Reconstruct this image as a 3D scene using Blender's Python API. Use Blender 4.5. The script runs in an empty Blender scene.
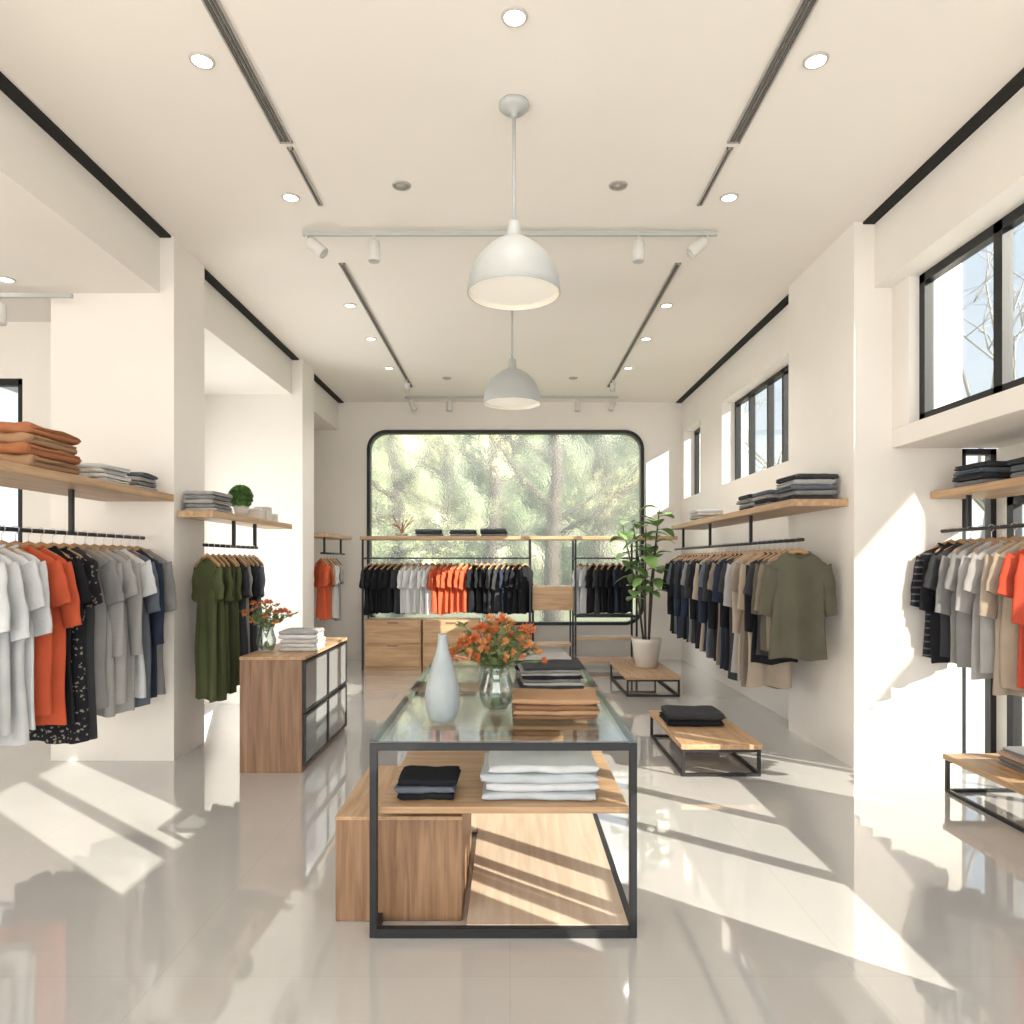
import bpy, bmesh, math, random
from mathutils import Vector, Matrix
R = random.Random(7)
C = bpy.context.scene.collection
H = 1.42

# ---------------------------------------------------------------- materials
def mat(name, col, rough=0.6, metal=0.0, var=0.0, vscale=6.0, bump=0.0, bscale=40.0, emit=None, estr=0.0, spec=0.5, trans=0.0):
    m = bpy.data.materials.new(name); m.use_nodes = True
    nt = m.node_tree; b = nt.nodes["Principled BSDF"]
    b.inputs["Base Color"].default_value = (*col, 1)
    b.inputs["Roughness"].default_value = rough
    b.inputs["Metallic"].default_value = metal
    b.inputs["Specular IOR Level"].default_value = spec
    b.inputs["Transmission Weight"].default_value = trans
    tc = nt.nodes.new("ShaderNodeTexCoord")
    if var > 0:
        n = nt.nodes.new("ShaderNodeTexNoise"); n.inputs["Scale"].default_value = vscale; n.inputs["Detail"].default_value = 4
        nt.links.new(tc.outputs["Object"], n.inputs["Vector"])
        r = nt.nodes.new("ShaderNodeValToRGB")
        r.color_ramp.elements[0].position = 0.3; r.color_ramp.elements[1].position = 0.7
        r.color_ramp.elements[0].color = (*[max(0, c*(1-var)) for c in col], 1)
        r.color_ramp.elements[1].color = (*[min(1, c*(1+var)) for c in col], 1)
        nt.links.new(n.outputs["Fac"], r.inputs["Fac"]); nt.links.new(r.outputs["Color"], b.inputs["Base Color"])
    if bump > 0:
        n2 = nt.nodes.new("ShaderNodeTexNoise"); n2.inputs["Scale"].default_value = bscale; n2.inputs["Detail"].default_value = 3
        nt.links.new(tc.outputs["Object"], n2.inputs["Vector"])
        bp = nt.nodes.new("ShaderNodeBump"); bp.inputs["Strength"].default_value = bump; bp.inputs["Distance"].default_value = 0.01
        nt.links.new(n2.outputs["Fac"], bp.inputs["Height"]); nt.links.new(bp.outputs["Normal"], b.inputs["Normal"])
    if emit:
        b.inputs["Emission Color"].default_value = (*emit, 1); b.inputs["Emission Strength"].default_value = estr
    return m

def wood(name, c1, c2, axis=0, rough=0.45, scale=1.0):
    m = bpy.data.materials.new(name); m.use_nodes = True
    nt = m.node_tree; b = nt.nodes["Principled BSDF"]; b.inputs["Roughness"].default_value = rough
    tc = nt.nodes.new("ShaderNodeTexCoord"); mp = nt.nodes.new("ShaderNodeMapping")
    s = [14*scale]*3; s[axis] = 0.9*scale; mp.inputs["Scale"].default_value = s
    nt.links.new(tc.outputs["Object"], mp.inputs["Vector"])
    n = nt.nodes.new("ShaderNodeTexNoise"); n.inputs["Scale"].default_value = 2.2; n.inputs["Detail"].default_value = 8; n.inputs["Distortion"].default_value = 0.6
    nt.links.new(mp.outputs["Vector"], n.inputs["Vector"])
    r = nt.nodes.new("ShaderNodeValToRGB"); r.color_ramp.elements[0].position = 0.32; r.color_ramp.elements[1].position = 0.68
    r.color_ramp.elements[0].color = (*c1, 1); r.color_ramp.elements[1].color = (*c2, 1)
    nt.links.new(n.outputs["Fac"], r.inputs["Fac"]); nt.links.new(r.outputs["Color"], b.inputs["Base Color"])
    return m

def pattern(name, base, fg, kind):
    m = bpy.data.materials.new(name); m.use_nodes = True
    nt = m.node_tree; b = nt.nodes["Principled BSDF"]; b.inputs["Roughness"].default_value = 0.9
    b.inputs["Specular IOR Level"].default_value = 0.1
    tc = nt.nodes.new("ShaderNodeTexCoord"); r = nt.nodes.new("ShaderNodeValToRGB")
    if kind == 'floral':
        n = nt.nodes.new("ShaderNodeTexNoise"); n.inputs["Scale"].default_value = 45
        nt.links.new(tc.outputs["Object"], n.inputs["Vector"])
        vm = nt.nodes.new("ShaderNodeVectorMath"); vm.operation = 'MULTIPLY_ADD'; vm.inputs[1].default_value = (.03,.03,.03)
        nt.links.new(n.outputs["Color"], vm.inputs[0]); nt.links.new(tc.outputs["Object"], vm.inputs[2])
        t = nt.nodes.new("ShaderNodeTexVoronoi"); t.inputs["Scale"].default_value = 38; out = t.outputs["Distance"]
        nt.links.new(vm.outputs[0], t.inputs["Vector"])
        r.color_ramp.elements[0].color = (*fg, 1); r.color_ramp.elements[0].position = 0.24
        r.color_ramp.elements[1].color = (*base, 1); r.color_ramp.elements[1].position = 0.33
    else:
        t = nt.nodes.new("ShaderNodeTexWave"); t.bands_direction = 'Z'; t.inputs["Scale"].default_value = 7 if kind == 'stripe' else 40; out = t.outputs["Fac"]
        r.color_ramp.elements[0].color = (*base, 1); r.color_ramp.elements[0].position = 0.8
        r.color_ramp.elements[1].color = (*fg, 1); r.color_ramp.elements[1].position = 0.95
        nt.links.new(tc.outputs["Object"], t.inputs["Vector"])
    nt.links.new(out, r.inputs["Fac"]); nt.links.new(r.outputs["Color"], b.inputs["Base Color"])
    return m

def glass_mat(name, tint=(1,1,1), gloss=0.08, rough=0.02, fres=0.5):
    m = bpy.data.materials.new(name); m.use_nodes = True
    nt = m.node_tree; nt.nodes.clear()
    o = nt.nodes.new("ShaderNodeOutputMaterial"); mx = nt.nodes.new("ShaderNodeMixShader")
    t = nt.nodes.new("ShaderNodeBsdfTransparent"); g = nt.nodes.new("ShaderNodeBsdfGlossy")
    g.inputs["Roughness"].default_value = rough; t.inputs["Color"].default_value = (*tint, 1)
    fr = nt.nodes.new("ShaderNodeLayerWeight"); fr.inputs["Blend"].default_value = 0.35
    mul = nt.nodes.new("ShaderNodeMath"); mul.operation = 'MULTIPLY_ADD'; mul.inputs[1].default_value = fres; mul.inputs[2].default_value = gloss
    nt.links.new(fr.outputs["Fresnel"], mul.inputs[0]); nt.links.new(mul.outputs[0], mx.inputs["Fac"])
    nt.links.new(t.outputs[0], mx.inputs[1]); nt.links.new(g.outputs[0], mx.inputs[2])
    nt.links.new(mx.outputs[0], o.inputs["Surface"])
    return m
def obscure_glass(name):
    m = bpy.data.materials.new(name); m.use_nodes = True
    nt = m.node_tree; nt.nodes.clear()
    o = nt.nodes.new("ShaderNodeOutputMaterial")
    t = nt.nodes.new("ShaderNodeBsdfTransparent"); rf = nt.nodes.new("ShaderNodeBsdfRefraction"); tl = nt.nodes.new("ShaderNodeBsdfTranslucent")
    tl.inputs["Color"].default_value = (1,.99,.95,1)
    rf.inputs["IOR"].default_value = 1.12; rf.inputs["Roughness"].default_value = 0.12
    tc = nt.nodes.new("ShaderNodeTexCoord"); v = nt.nodes.new("ShaderNodeTexVoronoi"); v.inputs["Scale"].default_value = 34
    nt.links.new(tc.outputs["Object"], v.inputs["Vector"])
    bp = nt.nodes.new("ShaderNodeBump"); bp.inputs["Strength"].default_value = 0.35; bp.inputs["Distance"].default_value = 0.01
    nt.links.new(v.outputs["Distance"], bp.inputs["Height"]); nt.links.new(bp.outputs["Normal"], rf.inputs["Normal"])
    a = nt.nodes.new("ShaderNodeMixShader"); a.inputs["Fac"].default_value = 0.55
    nt.links.new(t.outputs[0], a.inputs[1]); nt.links.new(rf.outputs[0], a.inputs[2])
    b = nt.nodes.new("ShaderNodeMixShader"); b.inputs["Fac"].default_value = 0.09
    nt.links.new(a.outputs[0], b.inputs[1]); nt.links.new(tl.outputs[0], b.inputs[2])
    nt.links.new(b.outputs[0], o.inputs["Surface"])
    return m

M_wall = mat("plaster_wall", (0.83,0.795,0.745), 0.85, var=0.02, vscale=1.5, bump=0.05, bscale=60)
M_ceil = mat("plaster_ceiling", (0.87,0.83,0.775), 0.9, var=0.015, vscale=1.0)
M_black = mat("black_metal", (0.018,0.019,0.021), 0.42, metal=0.3)
M_gap = mat("painted_gap_shade", (0.012,0.011,0.010), 0.9)
M_slot = mat("vent_slot_grey", (0.13,0.12,0.11), 0.8)
M_grey = mat("grey_metal", (0.42,0.40,0.37), 0.5, metal=0.1)
M_rim = mat("pale_rim", (0.52,0.49,0.45), 0.5)
M_white = mat("white_enamel", (0.66,0.65,0.62), 0.4)
M_shade = mat("shade_enamel", (0.46,0.48,0.475), 0.5)
M_shin = mat("shade_inside_glow", (0.72,0.68,0.6), 0.7, emit=(1,0.88,0.7), estr=0.15)  # faint glow put into the lining for lamplight inside the dome
M_diff = mat("lamp_diffuser", (0.80,0.78,0.72), 0.6, emit=(1,0.9,0.75), estr=0.28)
M_lamp = mat("lamp_glow", (1,0.95,0.85), 0.5, emit=(1,0.92,0.8), estr=7)
M_oakX = wood("oak_x", (0.37,0.225,0.12), (0.56,0.37,0.215), 0)
M_oakY = wood("oak_y", (0.37,0.225,0.12), (0.56,0.37,0.215), 1)
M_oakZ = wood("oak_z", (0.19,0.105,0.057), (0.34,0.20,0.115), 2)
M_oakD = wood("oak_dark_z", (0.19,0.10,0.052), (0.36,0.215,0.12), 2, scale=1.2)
M_pale = wood("oak_pale_y", (0.54,0.43,0.325), (0.66,0.55,0.44), 1)
M_hang = mat("hanger_wood", (0.42,0.25,0.12), 0.45, var=0.1, vscale=20)
M_steel = mat("hook_steel", (0.6,0.6,0.6), 0.3, metal=1.0)
M_glass = glass_mat("window_glass", (0.97,0.985,0.98), 0.02, fres=0.3)
M_gback = obscure_glass("stippled_window_glass")
M_gtop = glass_mat("table_glass", (0.93,0.97,0.965), 0.07, 0.01, fres=0.5)
M_gdraw = mat("smoked_drawer_glass", (0.24,0.25,0.255), 0.12, spec=0.7)
M_gvase = glass_mat("clear_vase_glass", (0.92,0.96,0.94), 0.08, 0.02, fres=0.4)
M_vase = mat("pale_glaze", (0.36,0.405,0.42), 0.45, var=0.10, vscale=12)
M_pot = mat("white_pot", (0.62,0.58,0.53), 0.5, var=0.03)
M_soil = mat("soil", (0.05,0.03,0.02), 0.95, var=0.3, vscale=40)
M_leaf = mat("plant_leaf", (0.19,0.34,0.10), 0.45, var=0.35, vscale=8)
M_leafd = mat("topiary_leaf", (0.14,0.27,0.08), 0.5, var=0.35, vscale=20)
M_sprig = mat("sprig_leaf", (0.13,0.17,0.065), 0.6, var=0.3, vscale=20)
M_petal = mat("orange_petal", (0.62,0.17,0.055), 0.6, var=0.3, vscale=30)
M_petal2 = mat("amber_petal", (0.62,0.29,0.11), 0.6, var=0.25, vscale=30)
M_stem = mat("stem_green", (0.12,0.2,0.06), 0.6)
M_bark = mat("tree_bark", (0.075,0.062,0.05), 0.9, var=0.3, vscale=3)
M_pbark = mat("pale_bark", (0.42,0.40,0.38), 0.9, var=0.2, vscale=3)

def floor_mat():
    m = bpy.data.materials.new("polished_floor"); m.use_nodes = True
    nt = m.node_tree; b = nt.nodes["Principled BSDF"]
    tc = nt.nodes.new("ShaderNodeTexCoord")
    n = nt.nodes.new("ShaderNodeTexNoise"); n.inputs["Scale"].default_value = 1.3; n.inputs["Detail"].default_value = 7
    nt.links.new(tc.outputs["Object"], n.inputs["Vector"])
    r = nt.nodes.new("ShaderNodeValToRGB"); r.color_ramp.elements[0].position = 0.3; r.color_ramp.elements[1].position = 0.75
    r.color_ramp.elements[0].color = (0.51,0.505,0.495,1); r.color_ramp.elements[1].color = (0.565,0.555,0.54,1)
    nt.links.new(n.outputs["Fac"], r.inputs["Fac"])
    br = nt.nodes.new("ShaderNodeTexBrick"); br.offset = 0.0
    br.inputs["Scale"].default_value = 1.0; br.inputs["Brick Width"].default_value = 1.2; br.inputs["Row Height"].default_value = 1.2
    br.inputs["Mortar Size"].default_value = 0.002; br.inputs["Color1"].default_value = (1,1,1,1); br.inputs["Color2"].default_value = (0.985,0.985,0.985,1)
    br.inputs["Mortar"].default_value = (0.90,0.89,0.88,1)
    nt.links.new(tc.outputs["Object"], br.inputs["Vector"])
    mx = nt.nodes.new("ShaderNodeMixRGB"); mx.blend_type = 'MULTIPLY'; mx.inputs[0].default_value = 1
    nt.links.new(r.outputs["Color"], mx.inputs[1]); nt.links.new(br.outputs["Color"], mx.inputs[2])
    nt.links.new(mx.outputs[0], b.inputs["Base Color"])
    b.inputs["Roughness"].default_value = 0.05
    b.inputs["Specular IOR Level"].default_value = 1.0
    b.inputs["Coat Weight"].default_value = 0.9; b.inputs["Coat Roughness"].default_value = 0.02
    return m
M_floor = floor_mat()

_f = {}
def fab(name, col, var=0.10):
    if name not in _f: _f[name] = mat("fabric_"+name, col, 0.92, var=var, vscale=5, bump=0.25, bscale=120, spec=0.15)
    return _f[name]
FB = dict(white=(0.64,0.66,0.675), paleblue=(0.50,0.545,0.58), offwhite=(0.58,0.55,0.50), orange=(0.55,0.105,0.048), red=(0.50,0.08,0.045), rust=(0.42,0.17,0.08),
          black=(0.016,0.017,0.021), charcoal=(0.045,0.047,0.052), navy=(0.030,0.040,0.065), slate=(0.12,0.14,0.17), grey=(0.24,0.24,0.24),
          lightgrey=(0.38,0.375,0.37), beige=(0.40,0.335,0.265), taupe=(0.23,0.195,0.16), olive=(0.085,0.098,0.045), darkolive=(0.058,0.065,0.036),
          khaki=(0.115,0.108,0.08), tan=(0.41,0.25,0.145), brown=(0.22,0.12,0.065), blush=(0.48,0.33,0.26))
for k, v in FB.items(): fab(k, v)
_f['floral'] = pattern("fabric_floral", (0.02,0.021,0.026), (0.27,0.24,0.19), 'floral')
_f['stripe'] = pattern("fabric_stripe", (0.02,0.021,0.026), (0.12,0.125,0.135), 'stripe')
_f['knit'] = pattern("fabric_knit", (0.33,0.33,0.32), (0.42,0.41,0.40), 'knit')
CN = dict(white="white", paleblue="pale blue-grey", offwhite="cream", orange="coral orange", red="red", rust="rust orange", black="black", charcoal="charcoal",
          navy="navy", slate="slate grey", grey="mid grey", lightgrey="light grey", beige="beige", taupe="taupe", olive="olive green",
          darkolive="dark olive", khaki="olive-grey", tan="tan", brown="brown", blush="pale terracotta", floral="black floral",
          stripe="black striped", knit="grey knit")

# ---------------------------------------------------------------- builders
def reg(o, label=None, cat=None, group=None, kind=None):
    if label: o["label"] = label
    if cat: o["category"] = cat
    if group: o["group"] = group
    if kind: o["kind"] = kind
    return o
def obj(name, me, m=None, parent=None, loc=(0,0,0), rot=(0,0,0), **k):
    o = bpy.data.objects.new(name, me); C.objects.link(o)
    if m is not None:
        if not me.materials: me.materials.append(m)
    o.location = loc; o.rotation_euler = rot
    if parent: o.parent = parent
    return reg(o, **k)
def thing(name, loc, label, cat, group=None, rot=(0,0,0)):
    o = bpy.data.objects.new(name, None); C.objects.link(o); o.empty_display_size = 0.1
    o.location = loc; o.rotation_euler = rot
    return reg(o, label=label, cat=cat, group=group)
def finish(bm, smooth=False):
    bmesh.ops.recalc_face_normals(bm, faces=bm.faces)
    me = bpy.data.meshes.new("m"); bm.to_mesh(me); bm.free()
    if smooth:
        for p in me.polygons: p.use_smooth = True
    return me
def boxes(lst, bev=0.0):
    bm = bmesh.new()
    for b in lst:
        x0,x1,y0,y1,z0,z1 = b
        mt = Matrix.Translation(((x0+x1)/2,(y0+y1)/2,(z0+z1)/2)) @ Matrix.Diagonal((abs(x1-x0),abs(y1-y0),abs(z1-z0),1))
        bmesh.ops.create_cube(bm, size=1, matrix=mt)
    if bev > 0:
        bmesh.ops.bevel(bm, geom=list(bm.edges), offset=bev, segments=2, affect='EDGES', profile=0.5)
    return finish(bm)
def tube(pts, rad, n=10, bm=None, cap=True, flat=1.0):
    own = bm is None
    if own: bm = bmesh.new()
    pts = [Vector(p) for p in pts]
    if not isinstance(rad, (list,tuple)): rad = [rad]*len(pts)
    up = None; rings = []
    for i, p in enumerate(pts):
        d = (pts[min(i+1,len(pts)-1)] - pts[max(i-1,0)]).normalized()
        if up is None:
            up = Vector((0,0,1)) if abs(d.z) < 0.9 else Vector((1,0,0))
        a = d.cross(up)
        if a.length < 1e-4: a = d.orthogonal()
        a.normalize(); b = a.cross(d).normalized(); up = b
        rings.append([bm.verts.new(p + rad[i]*(math.cos(2*math.pi*k/n)*a + flat*math.sin(2*math.pi*k/n)*b)) for k in range(n)])
    for r0, r1 in zip(rings, rings[1:]):
        for k in range(n): bm.faces.new((r0[k], r0[(k+1)%n], r1[(k+1)%n], r1[k]))
    if cap:
        bm.faces.new(rings[0][::-1]); bm.faces.new(rings[-1])
    if own: return finish(bm, True)
def lathe(prof, n=40, closed=False):
    bm = bmesh.new(); rings = []
    for r, z in prof:
        rings.append([bm.verts.new((max(r,1e-4)*math.cos(2*math.pi*k/n), max(r,1e-4)*math.sin(2*math.pi*k/n), z)) for k in range(n)])
    for r0, r1 in zip(rings, rings[1:]):
        for k in range(n): bm.faces.new((r0[k], r0[(k+1)%n], r1[(k+1)%n], r1[k]))
    bmesh.ops.remove_doubles(bm, verts=bm.verts, dist=2e-4)
    return finish(bm, True)
def rrect(w, h, r, cx, cz, n=8):
    out = []
    for sx, sz, a0 in ((1,1,0),(-1,1,90),(-1,-1,180),(1,-1,270)):
        for i in range(n+1):
            a = math.radians(a0 + 90*i/n)
            out.append((cx + sx*(w/2-r) + r*math.cos(a), cz + sz*(h/2-r) + r*math.sin(a)))
    return out
def filled(loops, thick, y):
    cu = bpy.data.curves.new("c", 'CURVE'); cu.dimensions = '2D'; cu.fill_mode = 'BOTH'; cu.extrude = thick/2
    for lp in loops:
        s = cu.splines.new('POLY'); s.points.add(len(lp)-1); s.use_cyclic_u = True
        for p, q in zip(s.points, lp): p.co = (q[0], q[1], 0, 1)
    o = bpy.data.objects.new("tmp", cu); C.objects.link(o)
    dg = bpy.context.evaluated_depsgraph_get(); me = bpy.data.meshes.new_from_object(o.evaluated_get(dg))
    bpy.data.objects.remove(o)
    for v in me.vertices:
        x, a, z = v.co; v.co = (x, y + z, a)
    bm = bmesh.new(); bm.from_mesh(me)
    return finish(bm)
def copy_thing(root, loc, rotz=None):
    n = root.copy(); C.objects.link(n); n.location = loc
    if rotz is not None: n.rotation_euler = (root.rotation_euler[0], root.rotation_euler[1], rotz)
    def rec(src, dst):
        for ch in list(src.children):
            c = ch.copy(); C.objects.link(c); c.parent = dst; rec(ch, c)
    rec(root, n)
    return n
def S(name, me, m, label=None):
    return obj(name, me, m, label=label, kind="structure")

# ---------------------------------------------------------------- room shell
CZ = 3.75; SZ = 3.34; RZ = 3.30; Y1 = 10.2; Y0 = -3.0
S("floor", boxes([(-5.6,3.45,Y0,Y1+0.2,-0.1,0)]), M_floor, "polished pale stone floor with large tiles")
S("ceiling", boxes([(-2.5,2.8,Y0,Y1+0.2,CZ,CZ+0.15)]), M_ceil, "smooth warm white plaster ceiling")
S("ceiling_alcove", boxes([(-5.6,-2.5,Y0,Y1+0.2,SZ,CZ+0.15)]), M_wall, "lowered plaster soffit over side alcoves")
S("wall_left", boxes([(-5.6,-5.5,Y0,5.75,0,SZ)]), M_wall)
S("wall_left_alcove", boxes([(-5.5,-5.0,5.6,5.75,0,SZ),(-3.9,-3.3,5.6,5.75,0,SZ),(-5.0,-3.9,5.6,5.75,2.89,SZ),(-5.0,-3.9,5.6,5.75,0,1.3)]), M_wall)
S("wall_left_pier", boxes([(-3.28,-2.40,5.0,5.5,0,SZ),(-2.5,-2.40,5.0,5.5,SZ,CZ)]), M_wall, "white plaster pier beside clothes rails")
S("wall_left_bay", boxes([(-3.7,-3.6,5.75,5.95,0,SZ),(-3.7,-3.6,7.85,8.03,0,SZ),(-3.7,-3.6,5.95,7.85,0,0.1),(-3.7,-3.6,5.95,7.85,2.9,SZ),(-3.6,-3.3,5.5,5.75,0,SZ)]), M_wall)
S("wall_left_second_pier", boxes([(-3.7,-2.38,8.03,8.5,0,SZ),(-2.5,-2.38,8.03,8.5,SZ,CZ)]), M_wall, "wide white plaster pier between alcoves")
S("wall_left_end", boxes([(-3.1,-3.0,8.5,Y1,0,SZ)]), M_wall)
S("wall_right", boxes([(2.5,2.75,5.93,Y1,0,2.33),(2.5,2.75,5.93,Y1,RZ,CZ),(2.5,2.75,5.93,6.1,2.33,RZ),(2.5,2.75,8.25,9.2,2.33,RZ),(2.5,2.75,10.05,Y1,2.33,RZ)]), M_wall, "cream plaster wall with high ribbon windows")
S("wall_right_pier", boxes([(2.36,3.1,4.8,5.93,0,CZ)]), M_wall, "white plaster pier crossed by added projector light and sun")
S("wall_right_header", boxes([(2.5,2.8,Y0,4.8,RZ,CZ),(2.62,2.8,4.6,4.8,2.33,RZ),(2.62,2.8,Y0,-0.6,2.33,RZ),(2.62,2.8,0.42,1.65,2.33,RZ)]), M_wall, "plaster beam above high windows, with added sun-blocking infill")  # unseen infill panels added to trim sun on the left floor and pier
S("trim_1", boxes([(2.62,3.45,Y0,4.8,2.2,2.33)],0.005), M_wall, "deep white plaster window ledge")
S("wall_right_end", boxes([(3.35,3.45,4.72,4.9,0,2.2),(3.35,3.45,Y0,0.05,0,2.2),(3.35,3.45,0.05,0.72,0,1.62),(3.35,3.45,0.72,3.1,0,0.98),(3.35,3.45,3.1,4.72,1.86,2.2)]), M_wall)  # low walls and lintel added to trim sun on the floor and shirts
S("wall_front", boxes([(-5.6,3.45,Y0-0.15,Y0,3.35,CZ+0.15),(-5.6,-5.2,Y0-0.15,Y0,0,3.35),(2.8,3.45,Y0-0.15,Y0,0,3.35)]), M_wall)
WX0,WX1,WZ0,WZ1 = -2.08,1.95,0.5,3.34
hole = rrect(WX1-WX0, WZ1-WZ0, 0.28, (WX0+WX1)/2, (WZ0+WZ1)/2)
S("wall_back", filled([[(-3.1,0),(2.75,0),(2.75,CZ),(-3.1,CZ)], hole], 0.2, Y1+0.1), M_wall, "cream plaster wall around rounded picture window")
w = S("window_1", filled([hole, rrect(WX1-WX0-0.09, WZ1-WZ0-0.09, 0.24, (WX0+WX1)/2, (WZ0+WZ1)/2)], 0.14, Y1+0.04), M_black, "black-framed picture window with rounded corners")
obj("window_pane", filled([rrect(WX1-WX0-0.09, WZ1-WZ0-0.09, 0.24, (WX0+WX1)/2, (WZ0+WZ1)/2)], 0.01, Y1+0.06), M_gback, parent=w)
def winX(idx, x, y0, y1, z0, z1, mull, label, t=0.045, hbars=(), mt=None):
    mt = mt or t
    b = [(x-.03,x+.03,y0,y1,z0,z0+t),(x-.03,x+.03,y0,y1,z1-t,z1),(x-.03,x+.03,y0,y0+t,z0,z1),(x-.03,x+.03,y1-t,y1,z0,z1)]
    for q in mull: b.append((x-.03,x+.03,q-mt/2,q+mt/2,z0,z1))
    for q in hbars: b.append((x-.025,x+.025,y0,y1,q-.02,q+.02))
    w = S("window_%d"%idx, boxes(b), M_black, label)
    obj("window_pane", boxes([(x-.004,x+.004,y0+t,y1-t,z0+t,z1-t)]), M_glass, parent=w)
winX(2, 2.72, 1.65, 4.6, 2.33, RZ, [3.86,3.1,2.4], "long black-framed high window", 0.06, mt=.07)
winX(10, 2.72, -0.6, 0.42, 2.33, RZ, [-.1], "black-framed high window", 0.06, mt=.07)
winX(3, 2.68, 6.1, 8.25, 2.33, RZ, [6.8,7.2,7.75], "black-framed high window with mullions")
winX(4, 2.68, 9.2, 10.05, 2.33, RZ, [9.6], "small black-framed high window")
winX(5, 3.38, 0.72, 3.1, 0.98, 2.2, [1.62,2.3], "wide black-framed side glazing", 0.05, mt=.08)
winX(11, 3.38, 0.05, 0.72, 1.62, 2.2, [.25,.42], "small side glazing added to throw sun streaks", 0.04, mt=.05)  # unseen opening added so the sun streaks the table's lower part
winX(9, 3.38, 3.1, 4.72, 0, 1.86, [3.9], "full-height black-framed glazing", 0.06)
b = [(3.1,3.14,4.82,4.88,0,2.2),(3.31,3.35,4.82,4.88,0,2.2),(3.1,3.35,4.82,4.88,0,0.04),(3.1,3.35,4.82,4.88,2.16,2.2),(3.1,3.35,4.82,4.88,0.9,0.94)]
w = S("window_6", boxes(b), M_black, "narrow black-framed side light"); obj("window_pane", boxes([(3.14,3.31,4.845,4.855,0.04,2.16)]), M_glass, parent=w)
t=.05
w = S("window_7", boxes([(-5,-3.9,5.62,5.68,1.3,1.3+t),(-5,-3.9,5.62,5.68,2.89-t,2.89),(-5,-5+t,5.62,5.68,1.3,2.89),(-3.9-t,-3.9,5.62,5.68,1.3,2.89)]), M_black, "black-framed alcove window")
obj("window_pane", boxes([(-4.95,-3.95,5.645,5.655,1.35,2.84)]), M_glass, parent=w)
winX(8, -3.65, 5.95, 7.85, 0.1, 2.9, [6.9], "tall black-framed alcove window")
gi = 2
for x0,x1,y0,y1 in ((-2.5,-2.42,Y0,5.0),(-2.5,-2.42,5.5,8.03),(-2.5,-2.42,8.5,Y1),(2.42,2.5,Y0,4.8),(2.42,2.5,5.93,Y1)):
    S("trim_%d"%gi, boxes([(x0,x1,y0,y1,CZ-0.015,CZ)]), M_gap, "black shadow gap along the ceiling edge"); gi += 1  # flat dark strip painted as the shade inside the ceiling recess

# ---------------------------------------------------------------- ceiling fittings
def vent(x, y0, y1, w_, label, grp):
    t_ = thing("ceiling_vent", (x,(y0+y1)/2,CZ), label, "air vent", grp)
    L = (y1-y0)/2
    obj("vent_frame", boxes([(-w_/2,-w_/2+.008,-L,L,-.012,0),(w_/2-.008,w_/2,-L,L,-.012,0),(-w_/2,w_/2,-L,-L+.01,-.012,0),(-w_/2,w_/2,L-.01,L,-.012,0)]), M_grey, parent=t_)
    nn = 3 if w_ > .06 else 1
    obj("vent_slot", boxes([(-w_/2+.008+ (w_-.016)*(i+.2)/nn, -w_/2+.008+(w_-.016)*(i+.8)/nn, -L+.01, L-.01, -.008, 0) for i in range(nn)]), M_slot, parent=t_)
for sx in (-1,1):
    vent(sx*1.24, 1.2, 3.88, 0.07, "long grey slotted linear ceiling vent", "linear vents in the ceiling")
    vent(sx*1.235, 3.93, 4.56, 0.032, "narrow dark slot vent in the ceiling", "linear vents in the ceiling")
    vent(sx*1.31, 5.45, 9.3, 0.045, "long grey slotted linear ceiling vent", "linear vents in the ceiling")
def downlight(loc, lit=True):
    t_ = thing("recessed_downlight" if lit else "ceiling_speaker", loc, "glowing round recessed downlight with white rim" if lit else "round grey flush ceiling speaker", "ceiling light" if lit else "speaker", "recessed ceiling downlights" if lit else "flush ceiling speakers")
    obj("rim", lathe([(.045,-.004),(.047,-.010),(.055,-.007),(.058,0)],28), M_rim if lit else M_grey, parent=t_)
    obj("lamp_lens" if lit else "grille", lathe([(0,-.005),(.046,-.005),(.046,0)],28), M_lamp if lit else M_grey, parent=t_)
    return t_
def dspot(x, y, z, p=22):
    l = bpy.data.lights.new("downlight_beam",'SPOT'); l.energy=p; l.spot_size=math.radians(125); l.spot_blend=.8; l.color=(1,.93,.84); l.shadow_soft_size=.04
    o = bpy.data.objects.new("downlight_beam",l); C.objects.link(o); o.location=(x,y,z-.03)
d0 = downlight((0.02,2.99,CZ)); dspot(.02,2.99,CZ)
for x,y in ((-1.43,3.25),(1.42,3.25),(-1.40,4.47),(1.40,4.47),(-1.45,6.35),(1.42,6.35),(-1.45,7.3),(1.42,7.3),(-1.45,8.4),(1.42,8.4)):
    copy_thing(d0, (x,y,CZ))
    if y > 4: dspot(x,y,CZ, 38 if y > 6 else 18)
copy_thing(d0, (-3.42,4.75,SZ))
s0 = downlight((-.67,4.33,CZ), False)
for x,y in ((.67,4.33),(-.8,8.86),(.8,8.86)): copy_thing(s0, (x,y,CZ))

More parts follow.
